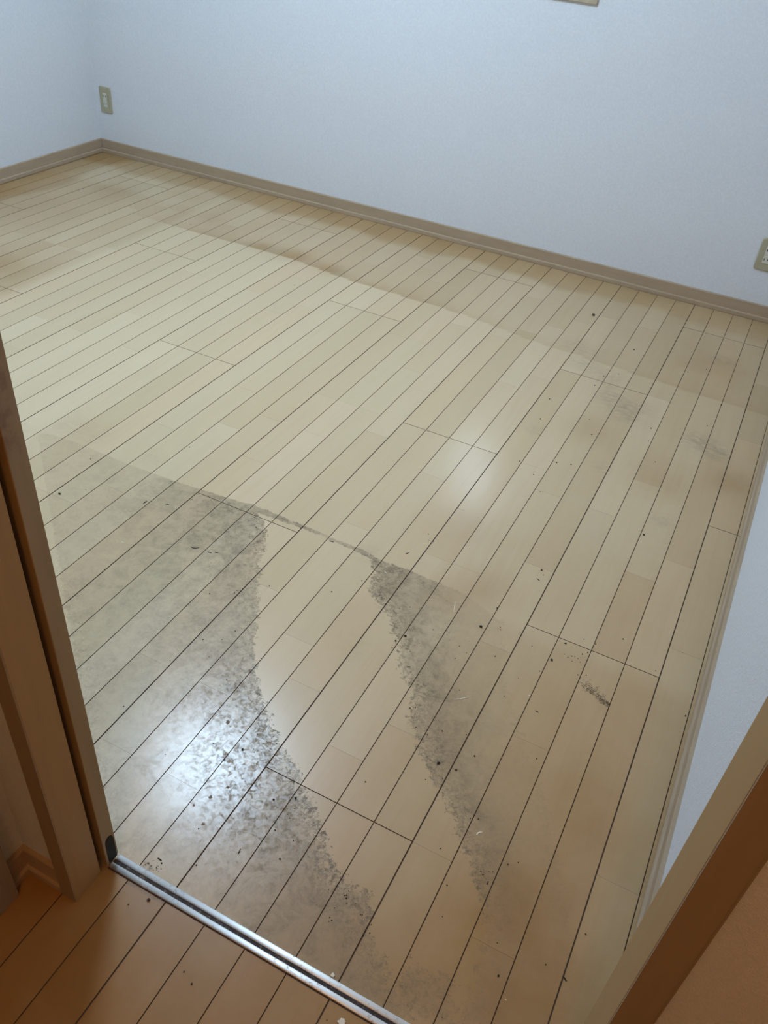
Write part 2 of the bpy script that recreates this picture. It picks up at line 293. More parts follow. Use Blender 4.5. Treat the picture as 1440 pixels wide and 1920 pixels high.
def build_floor():
    known = {-1:[5,2],2:[6],4:[4,9,-2],1:[0],-6:[0],-5:[-1],-13:[2],-22:[12],-21:[8],-17:[14],-10:[12,9],-9:[11],-7:[17],-14:[6],-11:[7,9],-12:[5],-5.5:[],3:[7,13],0:[-3,8,15],-34:[21],-33:[21],-4:[4],-3:[-2,9],-2:[-1,8]}
    known[-6].append(7); known[-9].append(8); known[-13].append(7)
    U = 0.1010; Y0 = 0.3036 - 3*U
    verts, faces, tone, hue, matid = [], [], [], [], []
    rs = random.Random(11)
    for k in range(-41, 22):
        xa, xb = k*W, (k+1)*W
        if k == -41: xa = XL - 0.01
        if k >= 5: 
            ylo, yhi = HY0, (YB + 0.005 if k == 5 else -0.58)
        else:
            ylo, yhi = (HY0 if k >= -8 else -0.64), YB + 0.005
        xb_ = min(xb, XR + 0.01) if (k == 5) else xb
        c = k // 4; ph = {0: 3, 2: -3, 1: 9}[c % 3]            # grooved sheet joints every 18 units
        joints = [ph + 18*j for j in range(-3, 4)]
        ends = set(joints)
        for j in joints:
            a = j + rs.choice([4, 5, 6, 7]); b2 = a + rs.choice([4, 5, 6])
            ends.add(a); ends.add(b2)
        kn = known.get(k, [])
        for e in kn:
            ends = {q for q in ends if q in joints or abs(q-e) > 3}
        ends |= set(kn)
        ys = sorted(Y0 + e*U for e in ends)
        jy = [Y0 + j*U for j in joints]
        cuts = [ylo] + [y for y in ys if ylo < y < yhi] + [yhi]
        if k >= -8 and k <= 5 and ylo < -0.58 < yhi: pass
        wide_l = 0.0013 if k % 4 == 0 else 0.0009
        wide_r = 0.0013 if (k+1) % 4 == 0 else 0.0009
        for i in range(len(cuts)-1):
            y0, y1 = cuts[i], cuts[i+1]
            g0 = 0.0009 if any(abs(y0-q) < 1e-6 for q in jy) else 0.00012
            g1_ = 0.0009 if any(abs(y1-q) < 1e-6 for q in jy) else 0.00012
            far = (k < -8 and False)
            step = 0.010
            nx, ny = 8, max(1, int(round((y1-y0)/step)))
            if y1 < -0.9: ny = max(1, ny//6)
            tn = min(1, max(0, rs.gauss(0.6, 0.24))); hu = min(1, max(0, rs.gauss(0.22, 0.28)))
            base = len(verts)
            X = np.linspace(xa+wide_l, xb_-wide_r, nx+1); Yy = np.linspace(y0+g0, y1-g1_, ny+1)
            for yy in Yy:
                for xx in X: verts.append((xx, yy, 0.0))
            def id_(a, b3): return base + b3*(nx+1) + a
            for b3 in range(ny):
                for a in range(nx): faces.append((id_(a,b3), id_(a+1,b3), id_(a+1,b3+1), id_(a,b3+1))); matid.append(0)
            nb = (nx+1)*(ny+1); tone += [tn]*nb; hue += [hu]*nb
            # sides down into the groove
            c4 = [id_(0,0), id_(nx,0), id_(nx,ny), id_(0,ny)]
            low = len(verts)
            for q in c4: verts.append((verts[q][0], verts[q][1], -0.0022))
            tone += [tn]*4; hue += [hu]*4
            for q in range(4):
                faces.append((c4[q], low+q, low+(q+1) % 4, c4[(q+1) % 4])); matid.append(1)
    # slab below the boards, closing every groove
    for (x0, x1, y0, y1) in ((XL-0.01, 0.41, -0.64, YB+0.005), (HX0-0.2, HX1, HY0, -0.64)):
        n0 = len(verts)
        for z in (-0.0020, -0.06):
            verts += [(x0,y0,z),(x1,y0,z),(x1,y1,z),(x0,y1,z)]
        tone += [0.5]*8; hue += [0.2]*8
        for f in ((0,1,2,3),(7,6,5,4),(0,4,5,1),(1,5,6,2),(2,6,7,3),(3,7,4,0)):
            faces.append(tuple(n0+q for q in f)); matid.append(1)
    me = bpy.data.meshes.new('floor'); me.from_pydata(verts, [], faces); me.update()
    me.materials.append(M_FLOOR); me.materials.append(M_SEAM)
    me.polygons.foreach_set('material_index', matid)
    P = np.array(verts); px, py = P[:,0], P[:,1]
    dB = sdist(px, py, DB)
    e = np.maximum.reduce([sdist(px,py,DA), dB, sdist(px,py,DC), sdist(px,py,DD)-0.002])
    e[py < -0.60] = -0.2
    amount = idw(px, py, AMT); amount = np.where(px < -0.45, amount*0.94+0.06, amount)
    rg = idw(px, py, RAG)
    # the right-hand side of strip B fades instead of ending raggedly
    rug = np.interp(px, [q[0] for q in RUGY], [q[1] for q in RUGY])
    stain_and_light = np.zeros(px.shape)
    d = py - rug
    band = np.where(d > 0, 0.30 + 0.38*np.exp(-d.clip(0, 9)/0.055), 0.0)*np.clip((px+2.35)/0.35, 0, 1)*np.clip((-0.25-px)/0.9, 0.35, 1)
    stain_and_light += band*np.clip(1+d/0.004, 0, 1)
    stain_and_light += 0.28*np.clip((-2.13-px)/0.05, 0, 1)*np.clip((1.95-py)/0.1+1, 0.4, 1)
    edge_wob = 0.02*np.sin(px*9)+0.012*np.sin(px*23+1)
    stain_and_light += 0.38*np.clip((py-2.17+edge_wob)/0.05, 0, 1)*np.clip((0.2-px)/0.8, 0.3, 1)
    stain_and_light += 0.42*np.clip((-2.82-px+0.03*np.sin(py*11))/0.05, 0, 1)
    right = np.clip((px+0.45+0.25*(py-1.0).clip(0, 2))/0.75, 0, 1)
    stain_and_light += 0.30*right
    stain_and_light += 0.16*np.clip((0.30-py)/0.05, 0, 1)*np.clip((px+0.25)/0.2, 0, 1)
    stain_and_light += 0.06*np.clip((0.31-py)/0.01, 0, 1)*np.clip((-0.95-px)/0.2, 0, 1)
    for x, y, r_, a in BLOBS: stain_and_light += a*np.exp(-((px-x)**2 + (py-y)**2)/(r_*r_)*1.2)
    stain_and_light += 1.0*(py < -0.58) + 0.22*np.clip((0.0-py)/0.5, 0, 1)*np.clip((px+0.45)/0.3, 0.2, 1)  # dim warm light of hall and doorway painted into the board colour
    sc = np.zeros(px.shape)
    for x, y, r_, a in SCUFF: sc += a*np.exp(-((px-x)**2 + (py-y)**2)/(r_*r_))
    sm = np.zeros(px.shape)
    for x, y, r_, a in SMUDGE: sm += a*np.exp(-((px-x)**2 + (py-y)**2)/(r_*r_))
    for nm, arr in (('smudge', np.clip(sm, 0, 1)), ('ragged', rg), ('tone', tone), ('hue', hue), ('dirt_edge', np.clip(e, -0.15, 0.15)), ('dirt_amount', amount), ('stain_tint', np.clip(stain_and_light, 0, 1)), ('scuff', np.clip(sc, 0, 1))):
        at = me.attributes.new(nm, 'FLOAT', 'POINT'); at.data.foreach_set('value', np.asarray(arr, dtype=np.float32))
    o = bpy.data.objects.new('floor', me); C.objects.link(o)
    return tag(o, 'pale maple strip floor with grey grime and worn wax across room and hall', 'floor', kind='structure')
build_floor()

# ------------------------------------------------------------------ room shell
bm = bmesh.new(); WX0, WX1, WZ0, WZ1 = -0.945, -0.675, 0.995, 1.50
box(bm, XL-0.12, WX0, YB, YB+0.12, -0.06, H+.05); box(bm, WX1, XR+0.12, YB, YB+0.12, -0.06, H+.05)
box(bm, WX0, WX1, YB, YB+0.12, -0.06, WZ0); box(bm, WX0, WX1, YB, YB+0.12, WZ1, H+.05)
tag(obj('wall_back', bm, M_WALL), 'white wallpapered back wall with two outlets', 'wall', kind='structure')
bm = bmesh.new(); box(bm, XL-0.12, XL, YF-0.04, YB, -0.06, H+.05)
tag(obj('wall_left', bm, M_WALL), 'white wallpapered wall at the far left corner', 'wall', kind='structure')
bm = bmesh.new(); box(bm, XR, XR+0.12, -0.571, YB, -0.06, H+.05)
tag(obj('wall_right', bm, M_WALL), 'white wallpapered wall right beside the doorway', 'wall', kind='structure')
XJ = -0.425; XJR = 0.3232
bm = bmesh.new(); box(bm, XL-0.12, XJ-0.026, HY+0.0226, YF, -0.06, H+.05)
tag(obj('wall_front_left', bm, M_WALL), 'wall behind the open sliding door', 'wall', kind='structure')
bm = bmesh.new(); box(bm, XJ-0.027, HX0-0.9, HY, HY+0.0225, -0.06, H+.05)
tag(obj('wall_hall_left', bm, M_HALLWALL), 'narrow strip of hall wall left of the door frame', 'wall', kind='structure')
bm = bmesh.new(); box(bm, XJR+0.0265, HX1, HY, -0.5715, -0.06, H+.05)
tag(obj('wall_hall_right', bm, M_HALLWALL), 'textured hall wall at the lower right corner', 'wall', kind='structure')
bm = bmesh.new(); box(bm, XJ-0.026, XJR+0.026, HY+0.005, YF, 2.04, H+.05)
tag(obj('wall_above_door', bm, M_HALLWALL), 'wall above the doorway', 'wall', kind='structure')
bm = bmesh.new()
box(bm, HX0-0.12, HX0, -0.705, HY, -0.06, H+.05); box(bm, HX0-0.12, HX0, HY0, -1.56, -0.06, H+.05); box(bm, HX0-0.12, HX0, -1.56, -0.705, 2.05, H+.05)
tag(obj('wall_hall_side', bm, M_HALLWALL), 'hall side wall with a door at the left edge', 'wall', kind='structure')
bm = bmesh.new(); box(bm, HX1, HX1+0.12, HY0-0.12, -0.57, -0.06, H+.05)
tag(obj('wall_hall_far_side', bm, M_HALLWALL), 'hall wall on the far right side', 'wall', kind='structure')
bm = bmesh.new(); box(bm, HX0-0.12, HX1, HY0-0.12, HY0, -0.06, H+.05)
tag(obj('wall_hall_end', bm, M_HALLWALL), 'hall wall at the near end', 'wall', kind='structure')
bm = bmesh.new(); box(bm, XL-0.12, XR+0.12, YF-0.04, YB+0.12, H+.05, H+.15); box(bm, HX0-0.12, HX1+0.12, HY0-0.12, YF-0.041, H+.05, H+.15)
o = tag(obj('ceiling', bm, M_CEIL), 'white ceiling over room and hall', 'ceiling', kind='structure'); o.location.z = -0.05

# baseboards: flat board with a small quarter-round shoe
BB = [(0, 0.0002), (0.0115, 0.0002), (0.0125, 0.0015), (0.0125, 0.0150), (0.0112, 0.0175), (0.0080, 0.0185), (0.0072, 0.0200), (0.0075, 0.0220), (0.0075, 0.0600), (0.0060, 0.0625), (0, 0.0632)]
def baseboard(name, p0, p1, out, label, m=M_BASE):
    bm = bmesh.new(); extrude_profile(bm, BB, p0, p1, out)
    return tag(obj(name, bm, m), label, 'baseboard', kind='structure')
baseboard('baseboard_back', (XL+.0125, YB), (XR-.0125, YB), (0, -1), 'taupe baseboard along the back wall')
baseboard('baseboard_left', (XL, YF), (XL, YB-0.0005), (1, 0), 'taupe baseboard along the left wall')
baseboard('baseboard_right', (XR, -0.5705), (XR, YB-0.0005), (-1, 0), 'taupe baseboard along the right wall')
baseboard('baseboard_hall', (HX0+.0005, HY), (XJ-0.0295, HY), (0, -1), 'short brown baseboard beside the left door jamb')
baseboard('baseboard_hall_side', (HX0, -0.6955), (HX0, HY-0.0005), (1, 0), 'short brown baseboard at the hall inner corner')

# left door frame: jamb board with a casing face toward the hall
bm = bmesh.new()
box(bm, XJ-0.028, XJ, -0.661, -0.6055, 0.0003, 2.04, 0.0012)
jl = tag(obj('trim_1', bm, M_JAMB), 'brown wooden left door jamb in shadow', 'door jamb', kind='structure')
bm = bmesh.new(); box(bm, XJ-0.0305, XJ-0.0005, -0.6625, -0.6600, 0.0004, 2.04, 0.0008)
obj('casing', bm, M_CASING, jl)
# right door frame
bm = bmesh.new(); box(bm, XJR, XJR+0.026, -0.660, -0.5705, 0.0003, 2.04, 0.0012)
jr = tag(obj('trim_2', bm, M_JAMB), 'tan wooden right door jamb leaning across the lower right', 'door jamb', kind='structure')
bm = bmesh.new(); box(bm, XJR+0.0005, XJR+0.0300, -0.6625, -0.6595, 0.0004, 2.04, 0.0008); box(bm, XJR+0.0295, XJR+0.0345, -0.6575, -0.6500, 0.0004, 2.04, 0.002)
obj('casing', bm, M_CASING, jr)
bm = bmesh.new(); box(bm, XJ-0.028, XJR+0.026, -0.661, -0.6015, 2.0402, 2.07, 0.001)
tag(obj('trim_3', bm, M_JAMB), 'head board over the doorway', 'door frame', kind='structure')
# casing and door at the left edge of the hall
bm = bmesh.new(); box(bm, HX0-0.10, HX0+0.024, -0.735, -0.6960, 0.0003, 2.05, 0.0015)
tag(obj('trim_4', bm, M_CASING), 'dark brown door casing at the left picture edge', 'door casing', kind='structure')
bm = bmesh.new(); box(bm, HX0-0.10, HX0-0.062, -1.555, -0.7355, 0.004, 2.045, 0.001)
tag(obj('door_2', bm, M_DOOR), 'dark hall door beyond the left picture edge', 'door', kind='structure')

# sliding door, pushed open along the room side of the wall
d1 = empty('door_1', (-0.42, -0.581, 0)); tag(d1, 'open brown sliding door with worn stained edge', 'door', kind='structure')
def rel(bm, o=d1):
    bmesh.ops.translate(bm, verts=bm.verts, vec=-Vector(o.location))
bm = bmesh.new(); box(bm, -1.30, -0.4200, -0.5945, -0.5680, 0.0090, 2.03, 0.0012); rel(bm); obj('panel', bm, M_DOOR, d1)
bm = bmesh.new()       # rounded wheel guide let into the lower end of the edge
pts = [(-0.5890, 0.0092)] + [(-0.5805 - 0.0085*math.cos(a), 0.062 + 0.014*math.sin(a)) for a in [math.pi*i/12 for i in range(13)]] + [(-0.5720, 0.0092)]
fr = [bm.verts.new((-0.4188, y, z)) for y, z in pts]; bk = [bm.verts.new((-0.4202, y, z)) for y, z in pts]
bm.faces.new(fr); n = len(pts)
for i in range(n): bm.faces.new((fr[i], bk[i], bk[(i+1) % n], fr[(i+1) % n]))
rel(bm); tag(obj('wheel_guide', bm, M_RUBBER, d1), 'dark oval plastic wheel guide')

# aluminium floor rail with a dark centre groove
rail = empty('threshold_rail', (-0.05, -0.5797, 0)); tag(rail, 'worn silver aluminium sliding door rail across the doorway floor', 'floor rail')
def strip(y0, y1, x0=-1.30, x1=XJR-0.0005, h=0.0042):
    bm = bmesh.new(); prof = [(0, 0.0002)] + [((y1-y0)*(0.5-0.5*math.cos(math.pi*i/10)), 0.0008+(h-0.0008)*abs(math.sin(math.pi*i/10))**0.4) for i in range(11)] + [(y1-y0, 0.0002)]
    extrude_profile(bm, prof, (x0, y0), (x1, y0), (0, 1)); rel(bm, rail); return bm
obj('rail_flange', strip(-0.5925, -0.5826, x0=-0.4195), M_ALU, rail, smooth=False)
obj('rail_flange', strip(-0.5768, -0.5665, x0=-0.4175), M_ALU, rail, smooth=False)
bm = bmesh.new(); box(bm, -0.42, XJR-0.0006, -0.5830, -0.5764, 0.0003, 0.0016); rel(bm, rail); obj('rail_groove', bm, M_GROOVE, rail)
for ch in rail.children:
    for f in ch.data.polygons:
        if ch.name.startswith('rail_flange') and len(f.vertices) == 4: f.use_smooth = True
bm = bmesh.new(); box(bm, -0.421, XJR-0.0006, -0.5940, -0.5926, 0.0002, 0.0009); rel(bm, rail); tag(obj('rail_edge_gap', bm, M_GROOVE, rail), 'dark dirt line along the hall edge of the rail')

# ------------------------------------------------------------------ window and lamp
wn_ = empty('window_1', ((WX0+WX1)/2, YB, WZ0)); tag(wn_, 'small wood-framed window whose lower frame corner shows at the top edge', 'window', kind='structure')
bm = bmesh.new(); F0, F1 = WX0-0.032, -0.643
box(bm, F0, F1, YB-0.010, YB-0.0002, 0.963, 0.996, 0.0015); box(bm, F0, F1, YB-0.010, YB-0.0002, WZ1-0.001, WZ1+0.031, 0.0015)
box(bm, F0, WX0+0.001, YB-0.0095, YB-0.0002, 0.99, WZ1+0.005, 0.0015); box(bm, WX1-0.001, F1, YB-0.0095, YB-0.0002, 0.99, WZ1+0.005, 0.0015)
box(bm, WX0+.0002, WX0+0.012, YB, YB+0.118, WZ0+.0002, WZ1-.0002); box(bm, WX1-0.012, WX1-.0002, YB, YB+0.118, WZ0+.0002, WZ1-.0002); box(bm, WX0+.0122, WX1-.0122, YB, YB+0.118, WZ0+.0002, WZ0+0.012); box(bm, WX0+.0122, WX1-.0122, YB, YB+0.118, WZ1-0.012, WZ1-.0002)
rel(bm, wn_); obj('window_frame', bm, M_FRAME, wn_)
bm = bmesh.new(); box(bm, WX0+0.0125, WX1-0.0125, YB+0.080, YB+0.085, WZ0+0.0125, WZ1-0.0125); rel(bm, wn_); obj('pane', bm, M_PANE, wn_)

lamp = empty('ceiling_lamp', (*LAMP_POS, H)); tag(lamp, 'round white ceiling lamp seen only as a blue-white glare on the floor', 'lamp')
def lathe(prof, n=48):
    bm = bmesh.new(); rings = []
    for r_, z in prof:
        if r_ < 1e-6: rings.append([bm.verts.new((0, 0, z))])
        else: rings.append([bm.verts.new((r_*math.cos(2*math.pi*i/n), r_*math.sin(2*math.pi*i/n), z)) for i in range(n)])
    for a, c in zip(rings, rings[1:]):
        for i in range(n):
            if len(c) == 1: bm.faces.new((a[i], a[(i+1) % n], c[0]))
            elif len(a) == 1: bm.faces.new((a[0], c[i], c[(i+1) % n]))
            else: bm.faces.new((a[i], a[(i+1) % n], c[(i+1) % n], c[i]))
    return bm
obj('lamp_shade', lathe([(0.235, -0.030), (0.243, -0.10), (0.232, -0.145), (0.20, -0.172), (0.12, -0.188), (0, -0.192)]), M_LAMP, lamp, smooth=True)
obj('lamp_base', lathe([(0, -0.0005), (0.24, -0.0005), (0.24, -0.0295), (0.10, -0.0296), (0, -0.0297)]), M_WHITEPL, lamp)

# warm hall bulb in its small ceiling fitting, behind the photographer
hl = bpy.data.lights.new('hall_bulb', 'POINT'); hl.color = HALL_COL; hl.energy = HALL_POWER; hl.shadow_soft_size = 0.06
hb = empty('hall_lamp', (HALL_POS[0], HALL_POS[1], H)); tag(hb, 'warm ceiling lamp in the hall behind the photographer', 'lamp')
lo = bpy.data.objects.new('hall_bulb', hl); C.objects.link(lo); lo.parent = hb; lo.location = (0, 0, HALL_POS[2]-H)
obj('lamp_base', lathe([(0, -0.0005), (0.07, -0.0005), (0.07, -0.02), (0, -0.0202)]), M_WHITEPL, hb)

# ------------------------------------------------------------------ wall outlets
def outlet(cx, cz, label):
    r0 = empty('wall_outlet', (cx, YB, cz)); tag(r0, label, 'outlet', 'outlets on the back wall')
    hw, hh, rr = 0.035, 0.060, 0.008
    def rounded(hw, hh, rr, n=6):
        out = []
        for sx, sz, a0 in ((1, 1, 0), (-1, 1, 90), (-1, -1, 180), (1, -1, 270)):
            for i in range(n+1):
                a = math.radians(a0 + 90*i/n); out.append((sx*(hw-rr) + rr*math.cos(a), sz*(hh-rr) + rr*math.sin(a)))
        return out
    bm = bmesh.new(); layers = [(0.0, -0.0002), (0.0, -0.004), (0.0012, -0.0062), (0.0035, -0.0072)]
    rings = [[bm.verts.new((x, d, z)) for x, z in rounded(hw-i_, hh-i_, rr)] for i_, d in layers]
    for a, c in zip(rings, rings[1:]):
        for i in range(len(a)): bm.faces.new((a[i], a[(i+1) % len(a)], c[(i+1) % len(a)], c[i]))
    bm.faces.new(rings[-1]); bm.faces.new(list(reversed(rings[0])))
    obj('plate', bm, M_PLATE, r0)
    for s in (1, -1):
        bm = bmesh.new(); box(bm, -0.0115, 0.0115, -0.0092, -0.0070, -0.0145, 0.0145, 0.0012)
        bmesh.ops.translate(bm, verts=bm.verts, vec=(0, 0, s*0.0175)); sk = obj('socket', bm, M_SOCKET, r0)
        for q in (1, -1):
            bm = bmesh.new(); hgt = 0.0040 if q > 0 else 0.0048
            box(bm, q*0.0062-0.0013, q*0.0062+0.0013, -0.0095, -0.0090, s*0.0175-hgt, s*0.0175+hgt)
            obj('slot', bm, M_SLOT, sk)
    bm = bmesh.new(); box(bm, -0.0115, 0.0115, -0.0088, -0.0070, -0.0028, 0.0028, 0.0004); obj('spacer', bm, M_SOCKET, r0)
    return r0
outlet(-2.981, 0.254, 'beige double outlet plate low beside the far left corner')
outlet(0.1945, 0.253, 'beige double outlet plate cut off by the right picture edge')

# ------------------------------------------------------------------ debris on the floor
fx = 1576.264
def at(u, v_):
    d = FWD + RIGHT*((u-720)/fx) + DOWN*((v_-960)/fx); k = -M[2][3]/d.z
    return M[0][3] + d.x*k, M[1][3] + d.y*k
def crumb_mesh(seed, flat=0.55):
    rs = random.Random(seed); bm = bmesh.new(); bmesh.ops.create_icosphere(bm, subdivisions=2, radius=0.5)
    sx, sy = rs.uniform(0.8, 1.15), rs.uniform(0.55, 0.9)
    for v_ in bm.verts:
        n = 1 + 0.55*mnoise.noise(v_.co*2.6 + Vector((seed*3.1, 0, 0)))
        v_.co = Vector((v_.co.x*sx*n, v_.co.y*sy*n, v_.co.z*flat*n))
    lo_ = min(v_.co.z for v_ in bm.verts)
    for v_ in bm.verts: v_.co.z -= lo_
    me = bpy.data.meshes.new('crumb'); bm.to_mesh(me); bm.free(); me.materials.append(M_CRUMB); return me
MESHES = [crumb_mesh(i) for i in range(6)]
def place(name, me, u, v_, size, rz, label, cat, group=None, stretch=(1, 1, 1), zoff=0.0001):
    o = bpy.data.objects.new(name, me); C.objects.link(o); x, y = at(u, v_)
    o.location = (x, y, zoff); o.scale = (size*stretch[0], size*stretch[1], size*stretch[2]); o.rotation_euler = (0, 0, rz)
    return tag(o, label, cat, group)
BIG = [  # notable crumbs with labels of their own: u, v, metres, label
 (759.9,1193.6,.0060,'dark crumb beside the grime strip at the centre of the floor'),
 (741.8,1202.1,.0050,'dark crumb in the groove just left of the centre crumb'),
 (901.4,1175.5,.0066,'plump black crumb alone right of centre, above the shorter groove joint'),
 (1015.2,1069.7,.0060,'largest black crumb of the trio on the darker board'),
 (1018.3,1078.5,.0040,'small middle crumb of the trio on the darker board'),
 (1060.1,1206.8,.0048,'round black crumb just below the grooved cross joint'),
 (1034.2,1238.0,.0062,'oval black crumb two boards left of the dust clump'),
 (855.0,1444.0,.0045,'dark crumb right of the grey grime strip, lower middle'),
 (822.0,1431.4,.0055,'dark flaky crumb inside the grey grime strip'),
 (454.8,1405.8,.0052,'black crumb just right of the blue lamp glare'),
 (513.1,1499.9,.0052,'grey-brown crumb below the lamp glare'),
 (554.7,1497.2,.0048,'black crumb where the cross joint meets a groove'),
 (419.8,1424.5,.0036,'small black speck inside the lamp glare'),
 (278.6,1688.0,.0060,'dark brown crumb on the hall side of the rail'),
 (1207.0,1003.4,.0050,'flat black crumb near the right baseboard, upper middle'),
 (1352.2,759.7,.0052,'black crumb in a groove near the right outlet side'),
 (1012.9,786.2,.0056,'single black crumb in the upper middle right of the floor'),
 (111.8,926.3,.0062,'black crumb near the sliding door edge at left'),
 (934.4,1830.0,.0036,'round black speck near the bottom edge of the floor'),
 (1112.6,592.0,.0130,'flat brown scrap near the back baseboard at right'),
 (932.4,1140.5,.0040,'black speck lodged in a groove above the centre right crumbs'),
 (1043.3,868.0,.0050,'flat dark crumb left of the pale scuffs'),
 (973.5,865.5,.0045,'round dark crumb right of the window glare'),
 (1188.6,656.2,.0060,'flat dark flake on the far right boards')]
for i, (u, v_, s, lb) in enumerate(BIG): place('crumb', MESHES[i % 6], u, v_, s, i*1.3, lb, 'crumb', 'dark crumbs on the floor')
SMALL = [(803.4,1001.6),(804.3,1013.6),(812.9,1015.9),(754.7,1070.6),(749,1141.4),(769,1138.5),(812,1181),(938.1,1176.4),(938.3,1181),(861.3,1212),(880.2,1202.4),(874.5,1224.5),(853.3,1234.8),
 (928.4,1231),(861.3,1294),(971.9,1272.3),(945.3,1305.9),(829.2,1371),(801.4,1377.5),(874.2,1377.8),(890,1418),(837.8,1126.8),(769,1328),(975.4,1186.4),(997.4,1212),(786,1206),(685,1466.3),
 (1006.3,1422.8),(859,1595),(825.8,1591.5),(952.4,1621),(971.6,1617.3),(913.5,1657.4),(829.5,1718.8),(905.7,1712.5),(932.4,1768.3),(897,1536),(882,1534.8),(1097.7,1752),(1023,1809),
 (1087.6,1242),(1101.4,1224),(1092,1227),(1083.3,1265.8),(1098.9,1266),(1011.8,1258.8),(1229,1258.2),(1285,1342.5),(1116.6,1208),(1095,1199),(1168.3,1198.6),(1279.8,1224),
 (1104.6,618.8),(1131.8,705.7),(1159.9,701.5),(1324.4,693.5),(1289.9,697.7),(1325.7,798.7),(1332.7,796.4),(1070.7,871.5),(1220.6,803.5),(1215.8,826.8),(1109.4,815),(1105.6,786.5),(1228.6,866.7),(1012.9,922.3),(1030,748.5),(1114.8,723),
 (272.2,942),(321,903.4),(360.6,909.6),(360,937),(393,1113.5),(505,1099),(622,1110),(621.3,937.4),(392,1232),(380.5,1199.5),(416,1199.5),(425,1275),(231.8,1324.7),(319,1239),(425.6,1323.7),(441,1184),
 (160.8,919),(170,861),(355,838.8),(400.7,1394.5),(310,1414.7),(372.3,1554),(303,1619),(368.4,1622.8),(449,1597.5),(515.8,1556.7),(498.7,1579),(240.8,1696),(344.7,1822.4),(359.5,1845),(524.8,1611),(613,1913),(829,1908),
 (358,421),(552,535),(553,575),(686,546),(1000,890),(1052,920),(735,1215),(838,1660)]
for i, (u, v_) in enumerate(SMALL):
    s = 0.0020 + 0.0014*random.random()
    if v_ < 900: s *= 1.35
    place('speck', MESHES[i % 6], u, v_, s, i*0.9, 'tiny dark speck of dirt scattered on the pale floor boards', 'speck', 'tiny dark specks on the floor')
rs = random.Random(5)     # swarm of specks along the ragged grime edges
for i in range(110):
    j = rs.choice([(690,1092,22,20),(715,1130,20,18),(770,1225,18,30),(778,1350,14,18),(830,1450,16,20),(1080,1232,22,6),(835,1190,14,8),(400,1060,40,10),(478,1000,10,30),(495,1410,40,40),(560,1540,30,40),(640,1700,40,40),(290,1628,14,8),(700,1730,30,30),(905,1640,14,24),(440,1110,22,8)])
    place('speck', MESHES[i % 6], j[0]+rs.gauss(0, j[2]*.55), j[1]+rs.gauss(0, j[3]*.55), rs.uniform(.0012, .0026), i, 'tiny dark speck of dirt scattered on the pale floor boards', 'speck', 'tiny dark specks on the floor')

def region(o):
    x, y = o.location.x, o.location.y
    if y < -0.594: w_ = 'on the hall floor in front of the metal rail'
    elif y > 0.95: w_ = 'on the far boards toward the back wall'
    elif x > 0.10 or (x > -0.08 and y > 0.20): w_ = 'on the brownish boards nearest the right wall'
    elif x < -0.45 and y > -0.10: w_ = 'on the left boards above the blue lamp glare'
    elif x < -0.45 + 0.9*(-0.05-y): w_ = 'on the grey grimy boards between lamp glare and rail'
    else: w_ = 'on the middle boards along the right grime strip'
    o['label'] = 'tiny dark dirt speck ' + w_; o['group'] = 'specks ' + w_
for o in C.objects:
    if o.name.startswith('speck'): region(o)
def sliver(name, u0, v0, u1, v1, w_, m, label, cat, group=None, bend=0.0, h=0.0010):
    x0, y0 = at(u0, v0); x1, y1 = at(u1, v1); a = Vector((x0, y0, 0)); c = Vector((x1, y1, 0)); d = c-a; L = d.length; d.normalize(); n = Vector((-d.y, d.x, 0))
    bm = bmesh.new(); rings = []; N = 7
    for i in range(N):
        s = i/(N-1); wd = w_*0.5*(0.45+0.55*math.sin(math.pi*min(max(s, .12), .88)))*(1+0.15*math.sin(7*s+u0)); p = (s-0.5)*L*d + n*bend*L*(math.sin(math.pi*s)-0.5)
        rings.append([bm.verts.new(p + n*q*wd + Vector((0, 0, z))) for q, z in ((-1, 0), (-.9, h*.7), (0, h), (.9, h*.7), (1, 0))])
    for r0, r1 in zip(rings, rings[1:]):
        for q in range(5): bm.faces.new((r0[q], r0[(q+1) % 5], r1[(q+1) % 5], r1[q]))
    bm.faces.new(rings[0]); bm.faces.new(list(reversed(rings[-1])))
    mid = (a+c)/2
    return tag(obj(name, bm, m, loc=(mid.x, mid.y, 0.0001)), label, cat, group)
G = 'pale splinters on the floor'
sliver('splinter', 852.1,1312.2,879.4,1307.6, .0016, M_CHIP, 'longest pale wood splinter, lying right of the grey grime strip', 'splinter', G)
sliver('splinter', 860.2,952.9,870.8,957.2, .0012, M_CHIP, 'thin pale splinter just below the window glare', 'splinter', G)
sliver('splinter', 729.5,1058,734,1060, .0018, M_CHIP, 'upper white chip at the top of the grey grime strip', 'splinter', G)
sliver('splinter', 720.5,1071,725,1075.5, .0020, M_CHIP, 'lower white chip at the top of the grey grime strip', 'splinter', G)
sliver('splinter', 991.5,1303,994.5,1305.5, .0020, M_CHIP, 'tiny pale chip in a groove right of the long splinter', 'splinter', G)
sliver('splinter', 227.5,1016,232.5,1019, .0022, M_CHIP, 'small pale chip near the sliding door, left side', 'splinter', G)
sliver('splinter', 893,1565,903.5,1560, .0030, M_CHIP, 'pale flake at the lower end of the grey grime strip', 'splinter', G, bend=.2)
sliver('splinter', 853.5,1128,850.5,1148, .0012, M_CHIP, 'faint short splinter between the groove crumbs at centre', 'splinter', G)
sliver('splinter', 946.5,1873,949.5,1876, .0016, M_CHIP, 'tiny white chip near the bottom edge', 'splinter', G)
GD = 'dark slivers on the floor'
sliver('sliver', 760.5,1038.8,766.5,1036.2, .0022, M_CRUMB, 'black sliver alone on the clean boards above the grime', 'sliver', GD)
sliver('sliver', 617.5,1014.3,626,1016.5, .0026, M_CRUMB, 'dark flake on the thin rug edge line', 'sliver', GD)
